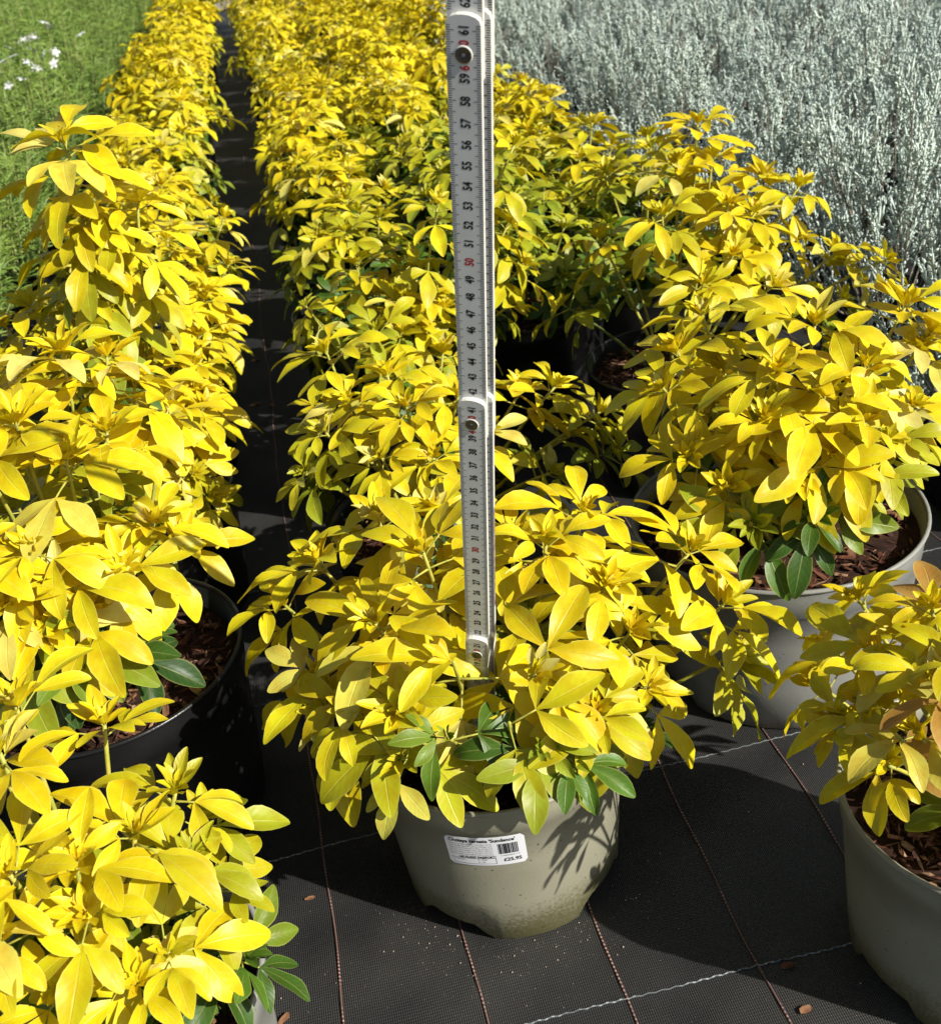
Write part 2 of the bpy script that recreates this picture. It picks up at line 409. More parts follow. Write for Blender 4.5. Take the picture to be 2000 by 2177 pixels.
def spindles(P, D, L, Rr, col=None):
    """tiny club-shaped leaves: 4-sided spindles; P base, D unit dir, L length, Rr radius (arrays)"""
    n = len(P); ref = np.where(np.abs(D[:, 2:3]) < .9, np.array([[0, 0, 1.0]]), np.array([[1.0, 0, 0]]))
    A = np.cross(D, ref); A /= np.linalg.norm(A, axis=1, keepdims=True); B = np.cross(D, A)
    mid = P + D * (L * .62)[:, None]; tip = P + D * L[:, None]
    ring = [mid + (A * math.cos(w) + B * math.sin(w)) * Rr[:, None] for w in (0, 2.094, 4.189)]
    V = np.stack([P] + ring + [tip], 1).reshape(-1, 3)
    f0 = np.array([(0, 2, 1), (0, 3, 2), (0, 1, 3), (4, 1, 2), (4, 2, 3), (4, 3, 1)])
    Fc = (np.arange(n)[:, None, None] * 5 + f0[None]).reshape(-1, 3)
    return V, Fc
def tri_mesh(name, V, Fc, m, smooth=True):
    me = bpy.data.meshes.new(name); me.vertices.add(len(V)); me.vertices.foreach_set('co', (V * .01).astype(np.float32).ravel())
    me.loops.add(len(Fc) * 3); me.loops.foreach_set('vertex_index', Fc.astype(np.int32).ravel())
    me.polygons.add(len(Fc)); me.polygons.foreach_set('loop_start', np.arange(0, len(Fc) * 3, 3, dtype=np.int32))
    me.polygons.foreach_set('use_smooth', [smooth] * len(Fc))
    me.materials.append(m); me.update(calc_edges=True); return me

# ------------------------------------------------------------------ pots, compost and bark
def pot_profile(R, r0, h):
    col = h - R * .235                   # collar starts here
    rc = lambda z: r0 + (R * .975 - r0) * z / h
    return [(r0 * .97, 0.0), (rc(.25), .25), (rc(h * .3), h * .3), (rc(h * .6), h * .6), (rc(col - .15), col - .15), (rc(col) + .16, col), (rc(h * .93) + .14, h * .93), (R - .18, h - .35)], rc
def make_pot(R, r0, h, soil, m, notch_az, parent_loc, parent, n=72):
    prof, rc = pot_profile(R, r0, h)
    def zf(j, w, z):
        if j > 1: return z
        a = (w - notch_az) % (math.pi / 2)
        a = min(a, math.pi / 2 - a)
        k = 1.0 if a < .26 else max(0.0, 1 - (a - .26) / .10)
        return z + k * (1.35 if j == 0 else 1.25)
    mb = MB(); lathe(mb, prof, n, 0, zf)
    inner = [(R - .42, h - .1), (rc(h * .8) - .1, h * .8), (rc(soil) - .2, soil - .8)]
    mb2 = [(R - .18, h - .35), (R - .42, h - .3)] + inner[1:]
    lathe(mb, mb2, n)
    lathe(mb, [(r0 * .93, 1.5), (.01, 1.5)], n)     # recessed underside
    pot = link('pot', mb.mesh('pot', [m]), parent)
    rm = MB(); lip = []
    for k in range(13):
        w = 2 * math.pi * k / 12; lip.append((R - .16 + .2 * math.cos(w), h - .18 + .2 * math.sin(w)))
    lathe(rm, lip, n); link('rim', rm.mesh('rim', [m]), pot)
    return pot, rc
POT_CACHE = {}
CHIPS = []
cr = random.Random(8)
for k in range(10):
    L, W_, T = cr.uniform(.8, 2.2), cr.uniform(.3, .75), cr.uniform(.12, .32); mb = MB()
    top = []; bot = []
    ring = [(-.5, -.35), (-.2, -.5), (.3, -.45), (.5, -.1), (.42, .4), (-.1, .5), (-.48, .25)]
    for x, y in ring:
        jx, jy = cr.uniform(-.07, .07), cr.uniform(-.08, .08)
        top.append(((x + jx) * L, (y + jy) * W_, T * .5 + cr.uniform(-.05, .05))); bot.append(((x + jx * .6) * L * .94, (y - jy) * W_ * .9, -T * .5 + cr.uniform(-.05, .05)))
    nn = len(ring)
    mb.add(top + bot, [tuple(range(nn)), tuple(range(2 * nn - 1, nn - 1, -1))] + [(i, i + nn, (i + 1) % nn + nn, (i + 1) % nn) for i in range(nn)])
    CHIPS.append([mb.mesh('bark_chip', [m], smooth=False) for m in M_CHIP])
def rot3(rr, tilt):
    return Matrix.Rotation(rr.uniform(0, 6.28), 4, 'Z') @ Matrix.Rotation(rr.gauss(0, tilt), 4, 'X') @ Matrix.Rotation(rr.gauss(0, tilt), 4, 'Y')
def add_compost(parent, R, soil, nchip, rr, spread=1.0):
    mb = MB(); prof = [(.01, soil + .5), (R * .3, soil + .45), (R * .55, soil + .3), (R * .8, soil + .1), (R, soil - .2)]
    lathe(mb, prof, 40, 0, lambda j, w, z: z + .18 * math.sin(3 * w + j) + .1 * math.sin(7 * w + 2 * j))
    c = link('compost', mb.mesh('compost', [M_COMPOST]), parent)
    for k in range(nchip):
        s = rr.uniform(.45, 1.0); q = math.sqrt(rr.random()) * (R - .35 - 1.15 * s); w = rr.uniform(0, 6.28)
        mi = rr.choices((0, 1, 2, 3), (5, 3, 4, .8))[0]
        link('bark_chip', CHIPS[rr.randrange(10)][mi], c, Matrix.Translation((q * math.cos(w) * .01, q * math.sin(w) * .01, (soil + .55 - .5 * q / R + rr.uniform(0, .35)) * .01)) @ rot3(rr, .28) @ Matrix.Scale(s, 4))
    if nchip > 50:                      # fine shredded bark between the chips
        g = np.random.default_rng(nchip); n_ = 900; q = np.sqrt(g.random(n_)) * (R - .4); w = g.uniform(0, 6.283, n_)
        Pp = np.stack([q * np.cos(w), q * np.sin(w), soil + .5 - .5 * q / R + g.uniform(0, .3, n_)], 1)
        a = g.uniform(0, 6.283, n_); Dd = np.stack([np.cos(a), np.sin(a), g.normal(0, .22, n_)], 1); Dd /= np.linalg.norm(Dd, axis=1, keepdims=True)
        for mi in range(4):
            k = np.arange(mi if mi < 3 else 0, n_, 3 if mi < 3 else 9); Lk = g.uniform(.7, 2.0, len(k))
            e_ = Pp[k] + Dd[k] * Lk[:, None]; ok = np.hypot(e_[:, 0], e_[:, 1]) < R - .35; k = k[ok]; Lk = Lk[ok]
            V, Fc = spindles(Pp[k] + (0 if mi < 3 else .07), Dd[k], Lk, g.uniform(.06, .15, len(k)))
            sh = link('shredded_bark', tri_mesh('shredded_bark', V, Fc, M_CHIP[mi], False), c); sh['kind'] = 'stuff'
    return c

# ------------------------------------------------------------------ folding ruler axis (needed to keep leaves off it)
RU0 = np.array([-2.663, 64.405, 5.499]); RUD = np.array([.083, -.258, math.sqrt(1 - .083 ** 2 - .258 ** 2)])
def crosses_ruler(pts):
    for p in pts:
        h = float(np.dot(p - RU0, RUD))
        if 20.5 < h < 90 or 1.5 < h < 10.5:
            q = RU0 + RUD * h
            # the sheet of air between the ruler and where the leaf would cover its scale
            dy = q[1] - p[1]
            if -1.2 < dy < 14 and abs(p[0] - q[0] * (1 - max(0, dy) / q[1])) < 1.75: return True
    return False

# ------------------------------------------------------------------ potted golden shrubs
def dome_hit(px, py, c, zs, a, H):
    d = ray(px, py); o = CAM_P - np.array([c[0], c[1], zs])
    S = np.array([1 / a, 1 / a, 1 / H]); d2 = d * S; o2 = o * S
    A = d2 @ d2; B = 2 * o2 @ d2; Cc = o2 @ o2 - 1; D = B * B - 4 * A * Cc
    t = (-B - math.sqrt(D)) / (2 * A) if D > 0 else -B / (2 * A)
    p = CAM_P + t * d
    if p[2] < zs - 1.5: p = CAM_P + d * ((zs - 1.5 - CAM_H) / d[2])
    return p

def joined_leaves(name, lv, source, rr):
    V = []; Fc = []; Tn = []; UV = []; MI = []; off = 0
    for p, m3, kind, col in lv:
        mbl = rr.choice(source[kind]); vv = np.array(mbl.v) @ m3.T + p
        V.append(vv); Fc += [tuple(i + off for i in f_) for f_ in mbl.f]; MI += mbl.m; UV += mbl.uv; Tn.append(np.tile(np.append(col, 1.0), (len(vv), 1))); off += len(vv)
    V = np.concatenate(V) * .01; Tn = np.concatenate(Tn)
    me = bpy.data.meshes.new(name); me.from_pydata(V.tolist(), [], Fc); me.materials.append(M_LEAFA); me.materials.append(M_STEM)
    me.polygons.foreach_set('material_index', MI); me.polygons.foreach_set('use_smooth', [True] * len(Fc))
    at = me.color_attributes.new('tint', 'FLOAT_COLOR', 'POINT'); at.data.foreach_set('color', Tn.astype(np.float32).ravel())
    ul = me.uv_layers.new(name='UVMap'); li = np.empty(len(me.loops), dtype=np.int32); me.loops.foreach_get('vertex_index', li)
    ul.data.foreach_set('uv', np.array(UV, dtype=np.float32)[li].ravel()); me.update(); return me
LEAF_TOTAL = [0]
def potted_shrub(c, label, R, h, soil, pm, notch=0.0, rosettes=(), nrand=0, a=14, H=20, size=1.0, green=0.0, nn=7, seed=1, chips=60, group=None, extra=(), cap=300, inner=.93, rmin=.25, keep=None, brown=0, clear=False, inner_n=0, gs=(.40, 1.5), zsoil=None, emin=.12, setback=0.0):
    rr = random.Random(seed); loc = (c[0], c[1], gz(*c))
    root = empty('potted_shrub', loc); tag(root, label, 'potted shrub', group)
    bed = soil if zsoil is None else zsoil
    pot, rc = make_pot(R, R * .86, h, bed, pm, notch, loc, root)
    add_compost(root, rc(bed) - .25, bed, chips, rr)
    zs = soil; ztop = soil + H; tips = []
    for q in rosettes:
        p = dome_hit(q[0], q[1], c, zs, a * inner, H * inner); o = q[2] if len(q) > 2 else {}
        tips.append((p, o))
    for p, o in extra: tips.append((np.array(p), o))
    for k in range(nrand):
        if keep: # fill the far side and the inside of the bush
            w = rr.uniform(0.15, math.pi - .15); e = rr.uniform(.25, 1.3)
        else:
            w = rr.uniform(0, 2 * math.pi); e = math.asin(rr.uniform(emin, 1.0))
        k_ = inner * rr.uniform(.72, 1.02)
        tips.append((np.array([c[0] + a * k_ * math.cos(e) * math.cos(w), c[1] + a * k_ * math.cos(e) * math.sin(w), zs + H * k_ * math.sin(e)]), {}))
    for k in range(inner_n):            # shaded inner shoots with older, greener leaves
        w = rr.uniform(0, 2 * math.pi); e = rr.uniform(.15, 1.35); k_ = rr.uniform(.42, .68)
        tips.append((np.array([c[0] + a * k_ * math.cos(e) * math.cos(w), c[1] + a * k_ * math.cos(e) * math.sin(w), zs + H * k_ * math.sin(e)]), {'g': .52, 'nn': 6, 'size': .88}))
    made = []
    for p, o in tips:
        off = np.array([(p[0] - c[0]), (p[1] - c[1])]) * .22
        base = (c[0] + off[0] + rr.uniform(-.8, .8), c[1] + off[1] + rr.uniform(-.8, .8) + setback, bed + .2)
        pts, lv = shoot(p, base, zs, ztop, rr, o.get('nn', nn), size * o.get('size', 1.0) * rr.uniform(.92, 1.1), green + o.get('g', 0.0), o.get('sp', 1.0), o.get('droop', .0), o.get('up', 0.0), gs)
        mb = MB(); n_ = len(pts)
        tube(mb, [q - np.array(loc) for q in pts], [.22 - .10 * i / (n_ - 1) for i in range(n_)], 6)
        link('stem', mb.mesh('stem', [M_STEM if p[2] > zs + H * .35 else M_STEM_G]), root)
        made += lv
    rr.shuffle(made); made.sort(key=lambda q: 1 if q[2] == 'young' else 0)
    cnt = 0; rest = []                  # past the limit the smallest young leaves are joined
    for p, m3, kind, col in made:
        tipp = [p + m3[:, 0] * t for t in (1.2, 2.5, 4.0, 5.5)] + [p + m3[:, 0] * a_ + m3[:, 1] * b_ for a_ in (2.5, 3.6) for b_ in (-3.2, -1.8, 1.8, 3.2)]
        if crosses_ruler(tipp): continue
        if min(q[2] for q in tipp) < .6: continue
        if clear and any(q[2] < h - clear and math.hypot(q[0] - c[0], q[1] - c[1]) > R * .9 and q[1] < c[1] + 6 for q in tipp) and rr.random() < .92: continue
        if cnt >= cap: rest.append((p - np.array(loc), m3, kind, col)); continue
        m4 = Matrix(((m3[0, 0], m3[0, 1], m3[0, 2], (p[0] - loc[0]) * .01), (m3[1, 0], m3[1, 1], m3[1, 2], (p[1] - loc[1]) * .01), (m3[2, 0], m3[2, 1], m3[2, 2], (p[2] - loc[2]) * .01), (0, 0, 0, 1)))
        o = link('leaf', rr.choice(LEAF[kind]), root, m4)
        if kind == 'mature' and brown > 0 and rr.random() < .06: col = np.array((.46, .27, .06)); brown -= 1
        o.color = (float(col[0]), float(col[1]), float(col[2]), 1); cnt += 1
    if rest: link('young_leaves', joined_leaves('young_leaves', rest, LEAFMB, rr), root)['kind'] = 'stuff'
    LEAF_TOTAL[0] += cnt
    return root, pot, rc

G = lambda g: {'g': g}
cA = (-.7, 64.5)
plantA, potA, rcA = potted_shrub(cA, 'golden shrub in taupe pot with white price sticker, folding ruler standing in it', 9.94, 14.8, 9.6, M_POT_GREY, math.radians(-90 + 52),
    [(736, 1225, {'nn': 7}), (1050, 1325, {'nn': 7}), (628, 1105), (831, 1085), (1072, 1072), (1355, 1085), (743, 1022), (852, 1012), (1146, 1010), (630, 1330), (1240, 1240, {'nn': 6}), (1420, 1190), (890, 1300, {'nn': 7}), (1270, 1350, {'droop': .4, 'nn': 6}),
     (790, 1400, G(.25)), (1060, 1470, {'g': .72, 'size': .9}), (1120, 1490, {'g': .75, 'size': .85}), (880, 1450, {'g': .65, 'size': .85}), (790, 1490, {'g': .3, 'size': .9, 'droop': .2}), (1000, 1420, {'g': .3, 'size': .85}), (640, 1400, {'size': 1.05, 'droop': .2}), (1170, 1400, {'g': .2, 'size': .85}), (700, 1400, G(.3)), (1190, 1150), (1440, 1290, {'droop': .35}), (560, 1190, {'size': .95})],
    3, a=16.5, H=22.5, size=1.16, nn=5, seed=3, chips=150, keep=True, clear=2.5, inner_n=10, zsoil=6.6, gs=(.5, 1.8), setback=2.6)
cB = (30.9, 50.2)
potted_shrub(cB, 'golden shrub in grey-green pot with low brown-tipped leaves, beside the pot with the ruler', 9.94, 14.8, 12.4, M_POT_GREY, math.radians(200),
    [(1688, 1180), (1726, 1290), (1745, 1505, {'g': .12}), (1830, 1200), (1700, 1390), (1840, 1340), (1800, 1440), (1650, 1420, G(.15)), (1900, 1300), (1780, 1240), (1630, 1270)],
    3, a=13.5, H=20, seed=4, chips=150, keep=True, nn=4, brown=3, size=.95, clear=.6, inner_n=9)
cC = (27.2, 84.6)
potted_shrub(cC, 'large golden shrub in wide grey pot showing red bark chips around green lower leaves', 13.0, 16.4, 14.6, M_POT_COOL, math.radians(-75),
    [(1355, 900), (1502, 825), (1621, 775), (1523, 730), (1330, 690), (1300, 760), (1700, 720), (1800, 690), (1430, 960), (1560, 930), (1640, 900), (1740, 870, G(.45)), (1600, 1010, G(.7)), (1700, 830), (1790, 800), (1600, 640), (1780, 600), (1480, 1030, G(.4)), (1700, 950, G(.6)), (1380, 620), (1830, 650)],
    7, a=17.5, H=23, size=1.12, seed=5, chips=280, keep=True, nn=5, inner_n=8, gs=(.5, 2.0))
cD = (-32.4, 76.3)
potted_shrub(cD, 'tall bushy golden shrub in wide glossy black pot with fallen leaves on its bark', 12.0, 17.0, 14.8, M_POT_BLACK, math.radians(20),
    [(130, 905, {'size': 1.15}), (265, 755), (120, 690), (300, 1030), (30, 830), (60, 1080), (240, 1120), (350, 1070), (180, 1200), (90, 1240), (150, 1290, G(.6)), (240, 1280, {'g': .75, 'size': .85}), (20, 1190), (-40, 900), (-60, 1100), (210, 850), (330, 800), (210, 700), (-20, 760), (110, 1150), (40, 1280, G(.4))],
    6, a=17, H=29, size=1.14, seed=6, chips=160, keep=True, nn=5, inner_n=8, clear=.2, gs=(.52, 2.2))
cE = (-26.6, 45.2)
potted_shrub(cE, 'golden shrub in pale grey pot with one bright green leaf spray hanging over the rim', 10.2, 15.0, 12.6, M_POT_COOL, math.radians(40),
    [(30, 1385), (0, 1480), (205, 1425), (345, 1555, G(.26)), (265, 1640, G(.16)), (150, 1700), (170, 1800), (370, 1690, G(.36)), (330, 1875, G(.28)), (0, 1850), (425, 1745, G(.35)), (480, 1880, {'g': .72, 'nn': 6}), (120, 1950), (270, 1935), (20, 1720), (-50, 1800), (400, 1610, G(.38))],
    2, a=12.8, H=24, size=.95, green=.03, seed=7, chips=120, keep=True, nn=4, inner_n=12, clear=-.6)
cF = (-35.8, 109.6)
potted_shrub(cF, 'golden shrub with one very tall leafy shoot rising above its neighbours, in black pot', 10.5, 15.0, 13.2, M_POT_BLACK, .3,
    [(330, 840), (400, 800), (300, 700), (380, 720), (250, 640), (200, 640), (150, 620), (60, 600), (10, 640), (390, 660), (380, 930, G(.2)), (330, 590)], 9, a=15.5, H=20, seed=8, chips=80,
    extra=[(at_y(128, 285, 106), {'nn': 18, 'size': 1.3, 'sp': .8}), (at_y(270, 400, 107), {'nn': 10, 'size': 1.1}), (at_y(170, 430, 106), {'nn': 9, 'size': 1.1})])
cG = rowpt(-22, 145)
potted_shrub(cG, 'golden shrub in black pot by the alley, behind the one with tall shoot', 10.0, 15.0, 13.0, M_POT_BLACK, .1, [(400, 590), (430, 640), (450, 520), (380, 500), (330, 470), (440, 430)], 20, a=16, H=23, seed=9, chips=60, nn=6)
cI = rowpt(7.4, 96.5)
potted_shrub(cI, 'golden shrub in dark pot directly behind the pot that holds the ruler', 9.9, 14.8, 12.5, M_POT_BLACK, .7,
    [(799, 801), (684, 790), (1023, 769), (1118, 857), (640, 690), (870, 690), (760, 735), (640, 850, G(.3)), (600, 930, G(.45)), (950, 850), (850, 900), (1080, 930), (1200, 890), (1180, 810, G(.2)), (750, 900, G(.2)), (900, 780), (1090, 760)],
    6, a=15.5, H=19, seed=10, chips=60, keep=True, nn=5, gs=(.55, 2.0), inner_n=6)
cJ = rowpt(7.4, 126)
potted_shrub(cJ, 'lime-tinged golden shrub by the alley with two long thin shoots above its crown', 9.9, 14.8, 12.5, M_POT_BLACK, .7,
    [(740, 650, G(.3)), (600, 600, {'g': .15, 'droop': .7}), (850, 580), (1000, 600), (1030, 520), (820, 470, G(.2)), (700, 520), (1000, 440)], 14, a=15, H=20, seed=12, chips=60, green=.16, nn=6, gs=(.6, 2.0), emin=.3,
    extra=[(at_y(1010, 285, 126), {'nn': 9, 'sp': 1.5}), (at_y(860, 400, 124), {'nn': 7, 'sp': 1.4})])
cK = rowpt(31, 146)
potted_shrub(cK, 'mostly dark green and lime shrub in black pot, the greenest of the block', 10.5, 15.0, 13.4, M_POT_BLACK, .4, [], 20, a=16, H=20, seed=13, chips=110, green=.55, nn=7, gs=(.5, 1.5), emin=.25)
cL = rowpt(42, 119)
potted_shrub(cL, 'tall golden shrub against the silver bushes, behind the wide grey pot', 10.5, 15.0, 13.2, M_POT_BLACK, .4,
    [(1370, 245), (1400, 310), (1500, 345), (1570, 365), (1640, 500), (1480, 420), (1330, 320), (1440, 500), (1560, 470), (1380, 560, G(.2)), (1300, 420, G(.2)), (1740, 510), (1650, 590), (1520, 560), (1430, 400)], 6, a=18, H=27, seed=14, chips=80, keep=True, nn=6, gs=(.55, 1.8))

# further shrubs of the two blocks, leaf by leaf as far as single leaves show
def block(cols, seed0):
    s_ = seed0
    for (v, us, a0, gr, group, lab) in cols:
        for j, u in enumerate(us):
            s_ += 1; rr = random.Random(s_)
            c = rowpt(v + rr.uniform(-1.2, 1.2), u + rr.uniform(-2, 2))
            potted_shrub(c, lab, 10.0, 15.0, 12.8, M_POT_BLACK, rr.uniform(0, 1), [], rr.choice((18, 20, 22)), a=a0 * rr.uniform(.95, 1.05), H=rr.uniform(18, 25), seed=s_, chips=12, green=rr.uniform(-.08, .06) + gr[j % len(gr)], nn=5, group=group, cap=260, size=rr.uniform(.98, 1.12), inner_n=6, gs=(.55, 2.0), emin=.28)
block([(-24.5, [178, 211, 244], 15.5, [0], 'golden shrubs along the left side of the alley', 'golden shrub in black pot in the single row between alley and feathery green plants'),
       (-46, [66, 98, 129], 14.5, [.03], 'golden shrubs outside the left alley row', 'golden shrub standing on the outer side of the black-potted alley row'),
       (8.5, [158, 190, 221, 252], 12.8, [.25, .08, 0, 0], 'golden shrubs along the middle block alley edge', 'golden shrub in black pot lining the alley behind the ruler'),
       (28.5, [178, 208, 239, 268], 14.5, [.5, .36, .12, 0], 'golden shrubs inside the middle block', 'golden shrub standing inside the block, between alley row and silver-side row'),
       (48, [152, 184, 216, 247], 14.0, [.28, .2, .05, 0], 'golden shrubs next to the silver bushes', 'golden shrub in black pot in the row touching the silver bushes')], 100)

# far shrubs: leaves too small to tell apart, joined into one crown each
def far_crown(seed):
    rr = random.Random(seed); lvs = []
    a, H, soil = 15.5, 21, 12.8
    for k in range(24):
        w = rr.uniform(0, 6.283); e = math.asin(rr.uniform(.22, 1)); q = rr.uniform(.62, 1)
        tip = np.array([a * q * math.cos(e) * math.cos(w), a * q * math.cos(e) * math.sin(w), soil + H * q * math.sin(e)])
        lvs += shoot(tip, (tip[0] * .2, tip[1] * .2, soil), soil, soil + H, rr, 5, 1.04, -.03, gs=(.5, 1.9))[1]
    return joined_leaves('crown', lvs, LOWLEAF, rr)
CROWNS = [far_crown(900 + i) for i in range(5)]
dummy = empty('prototype', (0, 0, 0)); fp, _ = make_pot(10, 8.6, 15, 12.8, M_POT_BLACK, 0, (0, 0, 0), dummy, n=32)
FARPOT = fp.data; FARRIM = fp.children[0].data
for o in list(fp.children) + [fp, dummy]: bpy.data.objects.remove(o)
def in_view(x, y, z, margin=.22):        # leave out repeats far outside the frame
    q = CAM_R @ (np.array([x, y, z]) - CAM_P)
    if q[2] < 5: return False
    return abs(F_PX * q[0] / q[2]) < PW * (.5 + margin) and abs(F_PX * q[1] / q[2]) < PH * (.5 + margin)
def far_shrub(v, u, label, group, rr, wide=1.0):
    x, y = rowpt(v + rr.uniform(-2, 2), u + rr.uniform(-2, 2)); 
    if not in_view(x, y, 30): return
    root = empty('potted_shrub', (x, y, 0)); tag(root, label, 'potted shrub', group)
    p_ = link('pot', FARPOT, root); link('rim', FARRIM, p_)
    c_ = link('crown', rr.choice(CROWNS), root, Matrix.Rotation(rr.uniform(0, 6.28), 4, 'Z') @ Matrix.Diagonal((wide, wide, rr.uniform(.9, 1.2), 1))); c_['kind'] = 'stuff'
rr = random.Random(77)
for u in range(277, 800, 31): far_shrub(-25, u, 'small distant golden shrub far down the row beside the feathery green plants', 'distant golden shrubs of the left row', rr, 1.08)
for v in (8.5, 28, 48):
    for u in range(284 + int(v) % 7, 700, 31):
        if u > 520 and v > 10: continue
        far_shrub(v, u, 'small distant golden shrub far down the block beside the silver bushes', 'distant golden shrubs of the middle block', rr, .86 if v < 10 else .96)

# ------------------------------------------------------------------ silver bushes
M_SILVER = simple('silver_felted_leaf', (.65, .73, .63), .8, .2, noise=(14, (.52, .61, .55)))
M_TWIG = simple('grey_twig', (.22, .19, .15), .8, .2)
def silver_mesh(seed):
    g = np.random.default_rng(seed); P = []; D = []; L = []; Rr = []
    a, H, zb = 13.5, 26.0, 10.0
    tw = MB()
    for k in range(95):
        w = g.uniform(0, 6.283); e = math.asin(g.uniform(.02, 1)); q = g.uniform(.62, 1.14)
        tip = np.array([a * q * math.cos(e) * math.cos(w), a * q * math.cos(e) * math.sin(w), zb + H * q * math.sin(e)])
        base = np.array([tip[0] * .6, tip[1] * .6, max(zb, tip[2] - g.uniform(9, 13))])
        tube(tw, [base, (base + tip) / 2 + g.normal(0, .3, 3), tip], [.14, .11, .07], 4, cap=False)
        ax = (tip - base) / np.linalg.norm(tip - base)
        for b in range(8):               # upright woolly fingers on the outer part of the twig
            o = base + (tip - base) * (.42 + .58 * b / 7)
            dv = ax * .8 + g.normal(0, .38, 3) + np.array([0, 0, .55]); dv /= np.linalg.norm(dv); fl_ = g.uniform(2.0, 4.4)
            P.append(o); D.append(dv); L.append(fl_); Rr.append(g.uniform(.16, .22))
            for i_ in range(8):
                s_ = .15 + .8 * i_ / 7; dd = dv * .9 + g.normal(0, .5, 3); dd /= np.linalg.norm(dd)
                P.append(o + dv * fl_ * s_); D.append(dd); L.append(g.uniform(.6, 1.1)); Rr.append(g.uniform(.12, .18))
    V, Fc = spindles(np.array(P), np.array(D), np.array(L), np.array(Rr))
    return tri_mesh('foliage', V, Fc, M_SILVER), tw.mesh('twig', [M_TWIG])
SILV = [silver_mesh(s) for s in (1, 2, 3)]
rr = random.Random(31)
for i, v in enumerate((74, 101, 128, 155, 182)):
    for u in range(100, 440 + 20 * i, 33):
        x, y = rowpt(v + rr.uniform(-3, 3) + (u % 3), u + rr.uniform(-4, 4) + 14 * (i % 2))
        if not in_view(x, y, 25): continue
        root = empty('silver_bush', (x, y, 0))
        tag(root, 'silver-grey bush with tiny woolly leaves in the row touching the golden shrubs' if i == 0 else 'silver-grey bush with tiny woolly leaves deeper inside the silver bed', 'bush', 'silver bushes at the edge' if i == 0 else 'silver bushes inside the bed')
        fm, tm = rr.choice(SILV); mt = Matrix.Rotation(rr.uniform(0, 6.28), 4, 'Z') @ Matrix.Diagonal((rr.uniform(.9, 1.15), rr.uniform(.9, 1.15), rr.uniform(.78, 1.2), 1))
        link('foliage', fm, root, mt)['kind'] = 'stuff'; link('twig', tm, root, mt)['kind'] = 'stuff'
        p_ = link('pot', FARPOT, root, Matrix.Diagonal((.95, .95, .8, 1))); link('rim', FARRIM, p_)

# ------------------------------------------------------------------ feathery green plants with white flowers
M_FEATHER = simple('feathery_green_leaf', (.22, .31, .05), .55, .35, noise=(9, (.10, .19, .03)))
M_FSTEM = simple('pale_green_stem', (.42, .46, .16), .6, .3)
M_WHITE = simple('white_petal', (.82, .82, .84), .6, .3)
def feather_mesh(seed):
    g = np.random.default_rng(seed); V = []; Fc = []; off = 0; st = MB()
    a, H, zb = 14.5, 32.0, 6.0
    for k in range(62):
        w = g.uniform(0, 6.283); q = math.sqrt(g.uniform(0, 1)); e = math.sqrt(max(0, 1 - q * q))
        tip = np.array([a * q * math.cos(w), a * q * math.sin(w), zb + H * (.35 + .65 * e) * g.uniform(.6, 1.15)])
        base = np.array([tip[0] * .5, tip[1] * .5, zb])
        tube(st, [base, (base * .5 + tip * .5) + g.normal(0, .4, 3), tip], [.16, .12, .06], 4, cap=False)
        for b in range(14):
            t = .3 + .7 * b / 13; o = base + (tip - base) * t
            for i in range(6):
                dv = g.normal(0, 1, 3); dv[2] = abs(dv[2]) * .7 + .1; dv /= np.linalg.norm(dv)
                Ln = g.uniform(1.8, 4.4); sd = np.cross(dv, g.normal(0, 1, 3)); sd /= np.linalg.norm(sd); wd = g.uniform(.09, .17)
                m_ = o + dv * Ln * .55 + np.array([0, 0, .1]); tp = o + dv * Ln - np.array([0, 0, .35])
                V += [o, m_ + sd * wd, m_ - sd * wd, tp]; Fc += [(off, off + 1, off + 2), (off + 1, off + 3, off + 2)]; off += 4
    return tri_mesh('foliage', np.array(V), np.array(Fc), M_FEATHER, False), st.mesh('stem', [M_FSTEM])
FEA = [feather_mesh(s) for s in (11, 12, 13)]
fl = MB()
for k in range(5):
    w = k * 2 * math.pi / 5; c0, s0 = math.cos(w), math.sin(w); pts = [(0, 0, 0), (.45, -.32, .12), (.95, -.25, .1), (1.1, 0, .05), (.95, .25, .1), (.45, .32, .12)]
    fl.add([(x * c0 - y * s0, x * s0 + y * c0, z) for x, y, z in pts], [(0, 1, 5), (1, 2, 4, 5), (2, 3, 4)])
FLOWER = fl.mesh('flower', [M_WHITE])
rr = random.Random(41); FLC = at_z(85, 120, 34)
